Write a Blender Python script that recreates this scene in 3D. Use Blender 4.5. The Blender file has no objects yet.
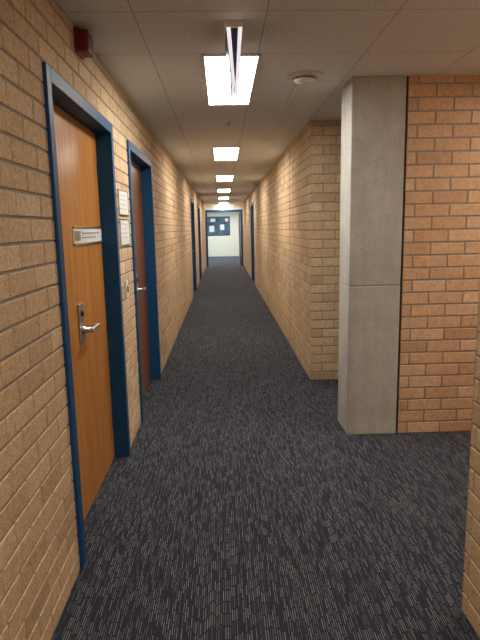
import bpy, bmesh, math, random
from mathutils import Vector, Matrix
random.seed(7)
scene = bpy.context.scene
scene.view_settings.view_transform = 'Standard'
scene.view_settings.look = 'None'
scene.view_settings.exposure = 0.0

# ------------------------------------------------------------------ constants (metres)
H = 2.455          # ceiling height
XL = -0.672        # left wall face
XR = 0.835         # far right wall face
XN = 0.904         # near right wall face
YE = 21.6          # end of corridor
YB = -3.2          # behind the camera

# ------------------------------------------------------------------ material helpers
def new_mat(name):
    m = bpy.data.materials.new(name); m.use_nodes = True
    nt = m.node_tree
    return m, nt, nt.nodes['Principled BSDF']

def N(nt, t, **kw):
    n = nt.nodes.new(t)
    for k, v in kw.items(): setattr(n, k, v)
    return n

def math_n(nt, op, a, b=None, c=None):
    n = N(nt, 'ShaderNodeMath', operation=op)
    for i, v in enumerate((a, b, c)):
        if v is None: continue
        if isinstance(v, (int, float)): n.inputs[i].default_value = v
        else: nt.links.new(v, n.inputs[i])
    return n.outputs[0]

def ramp(nt, fac, stops, interp='LINEAR'):
    r = N(nt, 'ShaderNodeValToRGB'); r.color_ramp.interpolation = interp
    el = r.color_ramp.elements
    while len(el) < len(stops): el.new(0.5)
    for e, (p, c) in zip(el, stops):
        e.position = p; e.color = (*c, 1)
    nt.links.new(fac, r.inputs[0])
    return r.outputs[0]

def mixc(nt, fac, a, b, mode='MIX'):
    n = N(nt, 'ShaderNodeMix', data_type='RGBA', blend_type=mode)
    for s, v in ((n.inputs[0], fac), (n.inputs[6], a), (n.inputs[7], b)):
        if isinstance(v, (int, float)): s.default_value = v
        elif isinstance(v, tuple): s.default_value = (*v, 1)
        else: nt.links.new(v, s)
    return n.outputs[2]

def coords(nt, scale=(1, 1, 1)):
    tc = N(nt, 'ShaderNodeTexCoord'); mp = N(nt, 'ShaderNodeMapping')
    mp.inputs['Scale'].default_value = scale
    nt.links.new(tc.outputs['Object'], mp.inputs[0])
    return mp.outputs[0]

def noise(nt, vec, scale, detail=4, rough=0.55):
    n = N(nt, 'ShaderNodeTexNoise')
    n.inputs['Scale'].default_value = scale
    n.inputs['Detail'].default_value = detail
    n.inputs['Roughness'].default_value = rough
    nt.links.new(vec, n.inputs['Vector'])
    return n.outputs[0]

def bump(nt, bsdf, h, strength, dist):
    b = N(nt, 'ShaderNodeBump')
    b.inputs['Strength'].default_value = strength
    b.inputs['Distance'].default_value = dist
    nt.links.new(h, b.inputs['Height']); nt.links.new(b.outputs[0], bsdf.inputs['Normal'])

def simple(name, col, rough=0.5, metal=0.0, spec=0.5):
    m, nt, b = new_mat(name)
    v = coords(nt)
    n = noise(nt, v, 35, 3)
    c = ramp(nt, n, [(0.3, tuple(x*0.9 for x in col)), (0.7, tuple(min(1, x*1.08) for x in col))])
    nt.links.new(c, b.inputs['Base Color'])
    b.inputs['Roughness'].default_value = rough
    b.inputs['Metallic'].default_value = metal
    b.inputs['Specular IOR Level'].default_value = spec
    return m

def brick_mat(name, tones):
    m, nt, b = new_mat(name)
    at = N(nt, 'ShaderNodeAttribute', attribute_name='tone')
    c = ramp(nt, at.outputs['Fac'], tones)
    v = coords(nt)
    n1 = noise(nt, v, 45, 5, 0.7)
    c = mixc(nt, 0.6, c, ramp(nt, n1, [(0.3, (0.6, 0.58, 0.56)), (0.65, (1.15, 1.13, 1.12))]), 'MULTIPLY')
    n2 = noise(nt, v, 200, 3, 0.6)
    c = mixc(nt, 0.65, c, ramp(nt, n2, [(0.36, (0.42, 0.41, 0.40)), (0.5, (1.08, 1.08, 1.08))]), 'MULTIPLY')
    nt.links.new(c, b.inputs['Base Color'])
    b.inputs['Roughness'].default_value = 0.85
    b.inputs['Specular IOR Level'].default_value = 0.25
    bump(nt, b, n1, 0.6, 0.005)
    return m

M_brick = brick_mat('brick_cream', [(0.0, (0.59, 0.415, 0.255)), (0.3, (0.68, 0.49, 0.305)), (0.7, (0.735, 0.545, 0.345)), (1.0, (0.78, 0.605, 0.405))])
M_brick_o = brick_mat('brick_salmon', [(0.0, (0.61, 0.385, 0.235)), (0.3, (0.69, 0.45, 0.275)), (0.7, (0.74, 0.50, 0.31)), (1.0, (0.79, 0.56, 0.37))])
M_mortar = simple('mortar_grey', (0.34, 0.325, 0.31), 0.95, 0, 0.1)
M_sealant = simple('joint_sealant', (0.03, 0.03, 0.032), 0.8)

def carpet():
    m, nt, b = new_mat('carpet_streak')
    tc = N(nt, 'ShaderNodeTexCoord'); sp = N(nt, 'ShaderNodeSeparateXYZ')
    nt.links.new(tc.outputs['Object'], sp.inputs[0])
    xs = math_n(nt, 'MULTIPLY', sp.outputs[0], 1/0.0088)
    col = math_n(nt, 'FLOOR', xs); fx = math_n(nt, 'FRACT', xs)
    wn = N(nt, 'ShaderNodeTexWhiteNoise', noise_dimensions='1D'); nt.links.new(col, wn.inputs['W'])
    ys = math_n(nt, 'ADD', math_n(nt, 'MULTIPLY', sp.outputs[1], 1/0.07), math_n(nt, 'MULTIPLY', wn.outputs[0], 23.0))
    row = math_n(nt, 'FLOOR', ys); fy = math_n(nt, 'FRACT', ys)
    cmb = N(nt, 'ShaderNodeCombineXYZ'); nt.links.new(col, cmb.inputs[0]); nt.links.new(row, cmb.inputs[1])
    wn2 = N(nt, 'ShaderNodeTexWhiteNoise', noise_dimensions='2D'); nt.links.new(cmb.outputs[0], wn2.inputs['Vector'])
    val = wn2.outputs[0]
    streak = ramp(nt, val, [(0.0, (0.032, 0.036, 0.053)), (0.25, (0.045, 0.05, 0.07)), (0.38, (0.115, 0.124, 0.152)), (0.7, (0.16, 0.168, 0.198)), (0.82, (0.22, 0.228, 0.255)), (1.0, (0.27, 0.275, 0.295))])
    mx = math_n(nt, 'LESS_THAN', math_n(nt, 'ABSOLUTE', math_n(nt, 'SUBTRACT', fx, 0.5)), 0.18)
    my = math_n(nt, 'LESS_THAN', math_n(nt, 'ABSOLUTE', math_n(nt, 'SUBTRACT', fy, 0.5)), 0.43)
    mask = math_n(nt, 'MULTIPLY', mx, my)
    c = mixc(nt, mask, (0.027, 0.032, 0.048), streak)
    v = coords(nt)
    fz = noise(nt, v, 420, 2)
    c = mixc(nt, 0.6, c, ramp(nt, fz, [(0.3, (0.5, 0.5, 0.5)), (0.7, (1.3, 1.3, 1.3))]), 'MULTIPLY')
    nt.links.new(c, b.inputs['Base Color'])
    b.inputs['Roughness'].default_value = 0.95
    b.inputs['Specular IOR Level'].default_value = 0.1
    b.inputs['Sheen Weight'].default_value = 0.05
    bump(nt, b, math_n(nt, 'ADD', mask, fz), 0.4, 0.002)
    return m
M_carpet = carpet()

def ceiling_mat():
    m, nt, b = new_mat('acoustic_tile')
    tc = N(nt, 'ShaderNodeTexCoord'); sp = N(nt, 'ShaderNodeSeparateXYZ')
    nt.links.new(tc.outputs['Object'], sp.inputs[0])
    def line(sock, off, size, w):
        f = math_n(nt, 'FRACT', math_n(nt, 'DIVIDE', math_n(nt, 'ADD', sock, off), size))
        d = math_n(nt, 'ABSOLUTE', math_n(nt, 'SUBTRACT', f, 0.5))
        return math_n(nt, 'GREATER_THAN', d, 0.5 - w/size)
    lx = line(sp.outputs[0], 6 - 0.225, 0.6, 0.003)
    ly = line(sp.outputs[1], 6 - 3.21 , 0.6, 0.003)
    l = math_n(nt, 'MAXIMUM', lx, ly)
    v = coords(nt)
    n = noise(nt, v, 110, 4, 0.7)
    n2 = noise(nt, v, 1.2, 3)
    c = ramp(nt, n, [(0.38, (0.54, 0.555, 0.56)), (0.5, (0.82, 0.85, 0.86))])
    c = mixc(nt, 0.4, c, ramp(nt, n2, [(0.3, (0.9, 0.9, 0.9)), (0.7, (1.03, 1.03, 1.03))]), 'MULTIPLY')
    c = mixc(nt, l, c, (0.42, 0.42, 0.41))
    nt.links.new(c, b.inputs['Base Color'])
    b.inputs['Roughness'].default_value = 0.9
    bump(nt, b, n, 0.3, 0.002)
    return m
M_ceil = ceiling_mat()

def wood(name, c1, c2, c3, rough=0.35):
    m, nt, b = new_mat(name)
    v = coords(nt, (1, 14, 0.8))
    n = noise(nt, v, 2.2, 6, 0.6)
    v2 = coords(nt, (1, 60, 1.5))
    n2 = noise(nt, v2, 3, 4, 0.6)
    c = ramp(nt, n, [(0.3, c1), (0.5, c2), (0.72, c3)])
    c = mixc(nt, 0.45, c, ramp(nt, n2, [(0.35, (0.72, 0.68, 0.62)), (0.6, (1.05, 1.05, 1.05))]), 'MULTIPLY')
    nt.links.new(c, b.inputs['Base Color'])
    b.inputs['Roughness'].default_value = rough
    bump(nt, b, n2, 0.08, 0.001)
    return m
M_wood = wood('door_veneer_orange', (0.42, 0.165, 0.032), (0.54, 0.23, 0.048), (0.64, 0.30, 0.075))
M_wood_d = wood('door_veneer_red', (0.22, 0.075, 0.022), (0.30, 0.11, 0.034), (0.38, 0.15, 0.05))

M_blue = simple('frame_paint_blue', (0.010, 0.080, 0.21), 0.5, 0, 0.25)
M_steel = simple('brushed_steel', (0.62, 0.62, 0.6), 0.28, 1.0)
M_white = simple('white_plastic', (0.74, 0.74, 0.71), 0.4)
M_paper = simple('white_paper', (0.78, 0.80, 0.82), 0.6)
M_ink = simple('printed_ink', (0.30, 0.31, 0.34), 0.6)
M_dark = simple('dark_plastic', (0.04, 0.035, 0.06), 0.4)
M_red = simple('alarm_red', (0.22, 0.008, 0.012), 0.45)
M_cream = simple('lobby_paint', (0.78, 0.77, 0.69), 0.7)

def concrete():
    m, nt, b = new_mat('board_concrete')
    v = coords(nt)
    n = noise(nt, v, 5, 6, 0.6); n2 = noise(nt, v, 60, 4, 0.6)
    vo = N(nt, 'ShaderNodeTexVoronoi'); vo.inputs['Scale'].default_value = 16
    nt.links.new(v, vo.inputs['Vector'])
    vs = coords(nt, (9, 9, 0.7)); n3 = noise(nt, vs, 2, 4, 0.6)
    c = ramp(nt, n, [(0.3, (0.47, 0.475, 0.455)), (0.7, (0.62, 0.62, 0.595))])
    c = mixc(nt, 0.4, c, ramp(nt, n3, [(0.35, (0.76, 0.76, 0.76)), (0.6, (1.05, 1.05, 1.05))]), 'MULTIPLY')
    c = mixc(nt, 0.4, c, ramp(nt, n2, [(0.3, (0.7, 0.7, 0.7)), (0.7, (1.1, 1.1, 1.1))]), 'MULTIPLY')
    c = mixc(nt, 0.6, c, ramp(nt, vo.outputs['Distance'], [(0.06, (0.4, 0.4, 0.4)), (0.10, (1, 1, 1))]), 'MULTIPLY')
    nt.links.new(c, b.inputs['Base Color'])
    b.inputs['Roughness'].default_value = 0.8
    bump(nt, b, n2, 0.4, 0.005)
    return m
M_conc = concrete()

def emit(name, col, s):
    m, nt, b = new_mat(name)
    b.inputs['Base Color'].default_value = (0.8, 0.8, 0.8, 1)
    b.inputs['Emission Color'].default_value = (*col, 1)
    b.inputs['Emission Strength'].default_value = s
    return m
M_lamp = emit('fluorescent_diffuser', (1.0, 0.93, 0.82), 26.0)
M_lamp_side = emit('fluorescent_diffuser_warm', (1.0, 0.87, 0.72), 28.0)
M_lamp_lobby = emit('lobby_diffuser', (0.94, 1.0, 0.96), 24.0)

# ------------------------------------------------------------------ mesh helpers
def link(ob, parent=None):
    scene.collection.objects.link(ob)
    if parent: ob.parent = parent
    return ob

def empty(name):
    e = bpy.data.objects.new(name, None); e.empty_display_size = 0.1
    return link(e)

def boxes(name, lst, mats, parent=None, bevel=0.0, seg=2):
    """lst: (x0,x1,y0,y1,z0,z1,matindex)"""
    bm = bmesh.new()
    for t in lst:
        x0, x1, y0, y1, z0, z1 = t[:6]; mi = t[6] if len(t) > 6 else 0
        r = bmesh.ops.create_cube(bm, size=1.0)
        for v in r['verts']:
            v.co = Vector(((x0+x1)/2 + v.co.x*(x1-x0), (y0+y1)/2 + v.co.y*(y1-y0), (z0+z1)/2 + v.co.z*(z1-z0)))
        for f in {f for v in r['verts'] for f in v.link_faces}: f.material_index = mi
    me = bpy.data.meshes.new(name); bm.to_mesh(me); bm.free()
    for m in (mats if isinstance(mats, list) else [mats]): me.materials.append(m)
    ob = link(bpy.data.objects.new(name, me), parent)
    if bevel:
        md = ob.modifiers.new('bevel', 'BEVEL'); md.width = bevel; md.segments = seg; md.limit_method = 'ANGLE'
    return ob

def lathe(name, prof, centre, mat, parent=None, axis='Z', n=40):
    """prof: list (r, h) revolve around axis"""
    vs, fs = [], []
    for r, h in prof:
        for i in range(n):
            a = 2*math.pi*i/n
            p = (r*math.cos(a), r*math.sin(a), h)
            if axis == 'X': p = (p[2], p[0], p[1])
            if axis == 'Y': p = (p[1], p[2], p[0])
            vs.append((p[0]+centre[0], p[1]+centre[1], p[2]+centre[2]))
    for k in range(len(prof)-1):
        for i in range(n):
            j = (i+1) % n
            fs.append((k*n+i, k*n+j, (k+1)*n+j, (k+1)*n+i))
    fs.append(tuple(range(n))[::-1]); fs.append(tuple((len(prof)-1)*n+i for i in range(n)))
    me = bpy.data.meshes.new(name); me.from_pydata(vs, [], fs); me.materials.append(mat)
    bm = bmesh.new(); bm.from_mesh(me); bmesh.ops.recalc_face_normals(bm, faces=bm.faces); bm.to_mesh(me); bm.free()
    for p in me.polygons: p.use_smooth = len(p.vertices) == 4
    return link(bpy.data.objects.new(name, me), parent)

def brick_wall(name, axis, plane, nsign, u0, u1, openings=(), gaps=(), thick=0.11, mat=None, phase=0.0, h=H, slab_in=0.0):
    BL, BH, J = 0.230, 0.076, 0.010
    DEP = 0.006; CH = 0.003; GW = 0.013
    V, F, T, MI = [], [], [], []
    def P(u, z, d):
        return (plane + nsign*d, u, z) if axis == 'Y' else (u, plane + nsign*d, z)
    def brick(a, b, z0, z1, tone):
        o = [P(a, z0, -DEP), P(b, z0, -DEP), P(b, z1, -DEP), P(a, z1, -DEP)]
        m = [P(a, z0, -CH), P(b, z0, -CH), P(b, z1, -CH), P(a, z1, -CH)]
        t = [P(a+CH, z0+CH, 0), P(b-CH, z0+CH, 0), P(b-CH, z1-CH, 0), P(a+CH, z1-CH, 0)]
        i = len(V); V.extend(o+m+t)
        for k in range(4):
            l = (k+1) % 4
            F.append((i+k, i+l, i+4+l, i+4+k)); F.append((i+4+k, i+4+l, i+8+l, i+8+k))
        F.append((i+8, i+9, i+10, i+11))
        T.extend([tone]*9); MI.extend([0]*9)
    nc = int(math.ceil(h/(BH+J)))
    for c in range(nc):
        z0 = c*(BH+J) + 0.004; z1 = min(z0+BH, h)
        if z1 - z0 < 0.015: continue
        s = u0 - (BL+J) + phase + (0.5*(BL+J) if c % 2 else 0)
        while s < u1:
            ints = [(max(s, u0), min(s+BL, u1))]
            tone = min(1, max(0, random.gauss(0.55, 0.26)))
            for (a, b, za, zb) in list(openings) + [(g-GW, g+GW, 0, h) for g in gaps]:
                if z0 < zb - 0.03 and z1 > za:
                    out = []
                    for (p, q) in ints:
                        if b <= p or a >= q: out.append((p, q)); continue
                        if a > p: out.append((p, a))
                        if b < q: out.append((b, q))
                    ints = out
            for p, q in ints:
                if q - p > 0.012: brick(p, q, z0, z1, tone)
            s += BL+J
    # mortar body: solid slabs between / above openings
    def slab(a, b, za, zb, mi=1, d0=-thick, d1=-DEP+0.001):
        c8 = [P(a, za, d0), P(b, za, d0), P(b, zb, d0), P(a, zb, d0), P(a, za, d1), P(b, za, d1), P(b, zb, d1), P(a, zb, d1)]
        i = len(V); V.extend(c8)
        for f in ((0,1,2,3),(4,5,6,7),(0,1,5,4),(1,2,6,5),(2,3,7,6),(3,0,4,7)):
            F.append(tuple(i+k for k in f)); T.append(0.5); MI.append(mi)
    cur = u0 + slab_in
    for (a, b, za, zb) in sorted(openings):
        if a > cur: slab(cur, a, 0, h)
        slab(a, b, zb, h)
        cur = b
    if cur < u1: slab(cur, u1, 0, h)
    for g in gaps: slab(g-GW, g+GW, 0, h, 2, -0.01, -0.001)
    me = bpy.data.meshes.new(name); me.from_pydata(V, [], F)
    at = me.attributes.new('tone', 'FLOAT', 'FACE'); at.data.foreach_set('value', T)
    me.polygons.foreach_set('material_index', MI)
    for m in (mat or M_brick, M_mortar, M_sealant): me.materials.append(m)
    bm = bmesh.new(); bm.from_mesh(me); bmesh.ops.recalc_face_normals(bm, faces=bm.faces); bm.to_mesh(me); bm.free()
    return link(bpy.data.objects.new(name, me))

# ------------------------------------------------------------------ shell
boxes('floor', [(-3.3, 5.0, YB-0.2, 30.2, -0.1, 0.0)], M_carpet)
boxes('ceiling', [(-3.3, 5.0, YB-0.2, 30.2, H, H+0.1)], M_ceil)

DH = 2.14
L_doors = [(2.22, 3.50), (4.07, 5.37), (12.0, 13.28), (15.4, 16.68)]
R_doors = [(14.3, 15.58)]
brick_wall('wall_left', 'Y', XL, 1, YB, YE, [(a, b, 0, DH) for a, b in L_doors], [3.78 + 4.05, 11.2, 18.0])
# near end of this wall turns the corner: bricks run to the corner, body starts behind the return
brick_wall('wall_right', 'Y', XR, -1, 5.146, YE, [(a, b, 0, DH) for a, b in R_doors], [6.75, 9.9, 17.2], phase=0.12, slab_in=0.01)
brick_wall('wall_right_return', 'X', 5.14, -1, XR, 2.2, mat=M_brick, phase=0.0, slab_in=0.006, thick=0.10)
brick_wall('wall_right_pier', 'X', 3.70, -1, 1.243, 4.7, mat=M_brick_o, thick=0.30, phase=0.07)
brick_wall('wall_right_near', 'Y', XN, -1, YB, 1.869, mat=M_brick)
brick_wall('wall_side_passage', 'X', 1.875, 1, XN, 4.7, mat=M_brick_o, slab_in=0.006, thick=0.10)
brick_wall('wall_side_end', 'Y', 4.7, -1, 1.76, 3.75, mat=M_brick_o)
brick_wall('wall_back', 'X', YB, 1, XL-0.1, XN+0.1, mat=M_brick)
boxes('wall_alcove', [(2.2, 2.3, 3.99, 5.25, 0, H)], M_cream)

# corridor end partition + lobby
fw0, fw1 = XL+0.03, XR-0.03
boxes('wall_end', [(XL-0.11, fw0, YE, YE+0.12, 0, H), (fw1, XR+0.11, YE, YE+0.12, 0, H), (fw0, fw1, YE, YE+0.12, 2.2, H)], M_cream)
boxes('wall_lobby', [(-3.2, -3.1, YE+0.12, 29.2, 0, H), (3.1, 3.2, YE+0.12, 29.2, 0, H),
                    (-3.1, -0.85, 29.1, 29.2, 0, H), (0.42, 3.1, 29.1, 29.2, 0, H), (-0.85, 0.42, 29.1, 29.2, 0, 1.10), (-0.85, 0.42, 29.1, 29.2, 2.1, H),
                    (-3.2, XL-0.11, YE, YE+0.12, 0, H), (XR+0.11, 3.2, YE, YE+0.12, 0, H)], M_cream)
# end door frame (open doorway)
d = empty('door_6')
boxes('frame', [(fw0, fw0+0.07, YE-0.02, YE+0.14, 0, 2.2), (fw1-0.07, fw1, YE-0.02, YE+0.14, 0, 2.2), (fw0+0.07, fw1-0.07, YE-0.02, YE+0.14, 2.12, 2.2)], M_blue, d, 0.003)
boxes('leaf_open', [(fw1-0.12, fw1-0.078, YE+0.15, YE+1.05, 0.01, 2.1)], M_wood_d, d, 0.002)

def glass_mat():
    m, nt, b = new_mat('window_view_glass')
    v = coords(nt)
    n = noise(nt, v, 3, 2)
    c = ramp(nt, n, [(0.35, (0.045, 0.09, 0.15)), (0.6, (0.11, 0.19, 0.28))])
    nt.links.new(c, b.inputs['Base Color']); b.inputs['Roughness'].default_value = 0.08
    return m
w = empty('window_1')
boxes('pane', [(-0.82, 0.39, 29.13, 29.15, 1.13, 2.07)], glass_mat(), w)
boxes('frame', [(-0.85, 0.42, 29.08, 29.2, 1.1, 1.15), (-0.85, 0.42, 29.08, 29.2, 2.05, 2.1), (-0.85, -0.80, 29.08, 29.2, 1.15, 2.05), (0.37, 0.42, 29.08, 29.2, 1.15, 2.05),
                (-0.24, -0.20, 29.08, 29.2, 1.15, 2.05), (-0.80, 0.37, 29.09, 29.19, 1.75, 1.78)], M_dark, w)
boxes('papers', [(-0.68, -0.42, 29.122, 29.13, 1.3, 1.62), (-0.1, 0.12, 29.122, 29.13, 1.4, 1.68), (0.17, 0.33, 29.122, 29.13, 1.84, 2.0), (-0.6, -0.35, 29.122, 29.13, 1.83, 2.0)], M_paper, w)

# ------------------------------------------------------------------ concrete pillar
px0, px1, py0, py1 = 0.867, 1.228, 3.695, 4.01
p = empty('concrete_pillar')
boxes('shaft', [(px0, px1, py0, py1, 0, 1.085), (px0, px1, py0, py1, 1.085, H)], M_conc, p, 0.008, 2)
boxes('joint_strip', [(px1, 1.243, py0+0.012, py1-0.02, 0, H)], M_sealant, p)
holes = []
for z in (0.55, 1.62):
    for x in ((px0+0.09, px1-0.09)):
        holes.append((x, z))
for i, (x, z) in enumerate(holes[:4]):
    lathe('tie_hole_%d' % (i+1), [(0.009, -0.001), (0.009, 0.002), (0.006, 0.003)], (x, py0, z), M_conc, p, 'Y', 20)

# ------------------------------------------------------------------ doors
def door(name, y0, y1, side, wmat, handle=True, plate=False):
    """side: +1 left wall (faces +X), -1 right wall"""
    xw = XL if side == 1 else XR
    X = lambda d: xw + side*d       # d outwards into the corridor
    e = empty(name)
    JW = 0.06
    def bx(a, b): return (min(X(a), X(b)), max(X(a), X(b)))
    fx = bx(-0.108, 0.014)
    boxes('frame', [(*fx, y0, y0+JW, 0, DH), (*fx, y1-JW, y1, 0, DH), (*fx, y0+JW, y1-JW, DH-0.06, DH)], M_blue, e, 0.003)
    lf = bx(-0.125, -0.082)
    boxes('leaf', [(*lf, y0+JW+0.003, y1-JW-0.003, 0.008, DH-0.063)], wmat, e, 0.002)
    bk = bx(-0.16, -0.127)
    boxes('lining', [(*bk, y0, y1, 0, DH)], M_dark, e)
    fz = -0.082
    for i, z in enumerate((0.25, 1.05, 1.85)):
        boxes('hinge_%d' % (i+1), [(*bx(fz, fz+0.008), y1-JW-0.012, y1-JW-0.003, z-0.05, z+0.05)], M_blue, e, 0.002)
    if handle:
        hy = y0 + 0.595
        boxes('handle_plate', [(*bx(fz, fz+0.010), hy-0.042, hy+0.042, 0.915, 1.125)], M_steel, e, 0.004)
        lathe('lock_cylinder', [(0.017, 0), (0.017, 0.010), (0.012, 0.013)], (X(fz+0.010), hy, 1.075), M_dark, e, 'X', 24)
        if side == 1:
            lathe('handle_rose', [(0.022, 0), (0.022, 0.01), (0.014, 0.014), (0.014, 0.055)], (X(fz+0.010), hy, 0.985), M_steel, e, 'X', 24)
            boxes('handle_lever', [(X(fz+0.050), X(fz+0.070), hy-0.014, hy+0.135, 0.972, 0.998), (X(fz+0.025), X(fz+0.070), hy+0.120, hy+0.140, 0.974, 0.996)], M_steel, e, 0.006, 3)
        else:
            boxes('handle_lever', [(*bx(fz+0.050, fz+0.070), hy-0.014, hy+0.135, 0.972, 0.998), (*bx(fz+0.008, fz+0.06), hy-0.01, hy+0.01, 0.975, 0.995)], M_steel, e, 0.006, 3)
    if plate:
        ya, yb = y0+0.56, y1-JW-0.02
        boxes('name_plate', [(*bx(fz, fz+0.006), ya, yb, 1.435, 1.515)], M_paper, e, 0.002)
        boxes('name_plate_rail', [(*bx(fz, fz+0.010), ya, yb, 1.427, 1.437), (*bx(fz, fz+0.010), ya, yb, 1.513, 1.523), (*bx(fz+0.006, fz+0.008), ya+0.01, ya+0.13, 1.45, 1.50), ], M_steel, e)
        boxes('name_plate_text', [(*bx(fz+0.006, fz+0.0072), ya+0.17, yb-0.07, 1.482, 1.490), (*bx(fz+0.006, fz+0.0072), ya+0.17, yb-0.16, 1.460, 1.466)], M_ink, e)
    return e
door('door_1', *L_doors[0], 1, M_wood, True, True)
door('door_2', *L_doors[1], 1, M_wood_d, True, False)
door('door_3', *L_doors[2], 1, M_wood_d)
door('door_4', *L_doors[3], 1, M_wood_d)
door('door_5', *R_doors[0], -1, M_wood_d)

# ------------------------------------------------------------------ wall notices and switch
def notice(z0, z1):
    e = empty('framed_notice')
    ya, yb = 3.60, 3.94
    boxes('frame', [(XL, XL+0.012, ya, yb, z0, z0+0.006), (XL, XL+0.012, ya, yb, z1-0.006, z1), (XL, XL+0.012, ya, ya+0.006, z0+0.006, z1-0.006), (XL, XL+0.012, yb-0.006, yb, z0+0.006, z1-0.006)], M_steel, e, 0.001)
    boxes('sheet', [(XL, XL+0.008, ya+0.006, yb-0.006, z0+0.006, z1-0.006)], M_paper, e)
    rows = []
    z = z1-0.035
    while z > z0+0.03:
        rows.append((XL+0.008, XL+0.0088, ya+0.04, yb-random.uniform(0.04, 0.14), z-0.003, z)); z -= 0.03
    boxes('print', rows, M_ink, e)
notice(1.60, 1.765)
notice(1.40, 1.575)
e = empty('light_switch')
boxes('plate', [(XL, XL+0.010, 3.70, 3.775, 1.04, 1.155)], M_white, e, 0.003)
boxes('rocker', [(XL+0.010, XL+0.015, 3.725, 3.75, 1.075, 1.12)], M_dark, e, 0.002)

# red fire alarm sounder
e = empty('fire_alarm_sounder')
boxes('housing', [(XL, XL+0.065, 2.745, 2.855, 2.335, 2.435)], M_red, e, 0.010, 3)
boxes('back_box', [(XL, XL+0.018, 2.738, 2.862, 2.328, 2.442)], M_red, e, 0.004)
boxes('grille', [(XL+0.065, XL+0.067, 2.76, 2.84, 2.352+i*0.017, 2.358+i*0.017) for i in range(4)], M_dark, e)

# ------------------------------------------------------------------ ceiling things
def troffer(x0, x1, y0, y1, mat):
    e = empty('ceiling_light_panel')
    r = 0.014
    boxes('housing', [(x0-r, x0, y0-r, y1+r, H-0.014, H), (x1, x1+r, y0-r, y1+r, H-0.014, H), (x0, x1, y0-r, y0, H-0.014, H), (x0, x1, y1, y1+r, H-0.014, H)], M_white, e, 0.002)
    boxes('diffuser', [(x0, x1, y0, y1, H-0.010, H-0.002)], mat, e)
for i in range(-1, 6):
    y = 3.22 + 3.5*i
    if i == -1: y -= 0.6
    troffer(-0.075, 0.225, y, y+1.19, M_lamp)
troffer(2.1, 3.3, 2.65, 2.95, M_lamp_side)
troffer(-0.6, 0.6, 23.5, 24.7, M_lamp_lobby)
troffer(-0.6, 0.6, 26.5, 27.7, M_lamp_lobby)

# exit sign: wedge blade parallel to the corridor
e = empty('exit_sign')
ys0, ys1 = 2.72, 3.02
boxes('ceiling_bracket', [(0.035, 0.125, ys0, ys1, H-0.03, H)], M_white, e, 0.004)
def wedge(name, y0, y1, pts, mat, parent):
    vs = []
    for y in (y0, y1):
        vs += [(x, y, z) for x, z in pts]
    fs = [(0,1,2,3), (7,6,5,4), (0,4,5,1), (1,5,6,2), (2,6,7,3), (3,7,4,0)]
    me = bpy.data.meshes.new(name); me.from_pydata(vs, [], fs); me.materials.append(mat)
    bm = bmesh.new(); bm.from_mesh(me); bmesh.ops.recalc_face_normals(bm, faces=bm.faces); bm.to_mesh(me); bm.free()
    return link(bpy.data.objects.new(name, me), parent)
cx = 0.08
wedge('blade_core', ys0+0.01, ys1-0.01, [(cx-0.018, H-0.03), (cx+0.018, H-0.03), (cx+0.003, H-0.26), (cx-0.003, H-0.26)], M_dark, e)
M_face = emit('exit_sign_face', (0.95, 0.93, 1.0), 0.8)
for s, nm in ((-1, 'face_panel_1'), (1, 'face_panel_2')):
    wedge(nm, ys0, ys1, [(cx+s*0.018, H-0.03), (cx+s*0.038, H-0.03), (cx+s*0.015, H-0.27), (cx+s*0.002, H-0.27)], M_face, e)
    wedge('edge_trim_%s' % nm[-1], ys0, ys1, [(cx+s*0.038, H-0.03), (cx+s*0.041, H-0.03), (cx+s*0.018, H-0.27), (cx+s*0.015, H-0.27)], M_dark, e)

e = empty('smoke_detector')
lathe('base', [(0.115, 0), (0.115, -0.010), (0.105, -0.018)], (0.555, 3.66, H), M_white, e)
lathe('dome', [(0.070, -0.018), (0.072, -0.032), (0.058, -0.046), (0.022, -0.052)], (0.555, 3.66, H), M_white, e)
lathe('vent_ring', [(0.0745, -0.023), (0.0745, -0.029)], (0.555, 3.66, H), M_dark, e)
lathe('conduit', [(0.009, 0), (0.009, 1.75)], (0.535, 3.76, H-0.009), M_white, e, 'Y', 16)
e = empty('sprinkler_head')
lathe('escutcheon', [(0.04, 0), (0.038, -0.006), (0.02, -0.012)], (0.08, 5.15, H), M_white, e, n=28)
lathe('nozzle', [(0.008, -0.012), (0.008, -0.035), (0.02, -0.037), (0.02, -0.040)], (0.08, 5.15, H), M_steel, e, n=28)

# ------------------------------------------------------------------ world
wd = bpy.data.worlds.new('world'); scene.world = wd; wd.use_nodes = True
bg = wd.node_tree.nodes['Background']; bg.inputs[0].default_value = (0.6, 0.7, 0.8, 1); bg.inputs[1].default_value = 0.1

# ------------------------------------------------------------------ camera
f = Vector((0.0291, 0.9852, -0.1685)).normalized()
r = Vector((0.9993, -0.0328, -0.0189)); r = (r - f*r.dot(f)).normalized()
u = r.cross(f).normalized()
cam = bpy.data.cameras.new('camera'); co = bpy.data.objects.new('camera', cam); link(co)
co.matrix_world = Matrix(((r.x, u.x, -f.x, 0), (r.y, u.y, -f.y, 0), (r.z, u.z, -f.z, 1.5), (0, 0, 0, 1)))
cam.sensor_fit = 'VERTICAL'; cam.sensor_height = 36; cam.lens = 36*540/640
cam.clip_start = 0.02
scene.camera = co
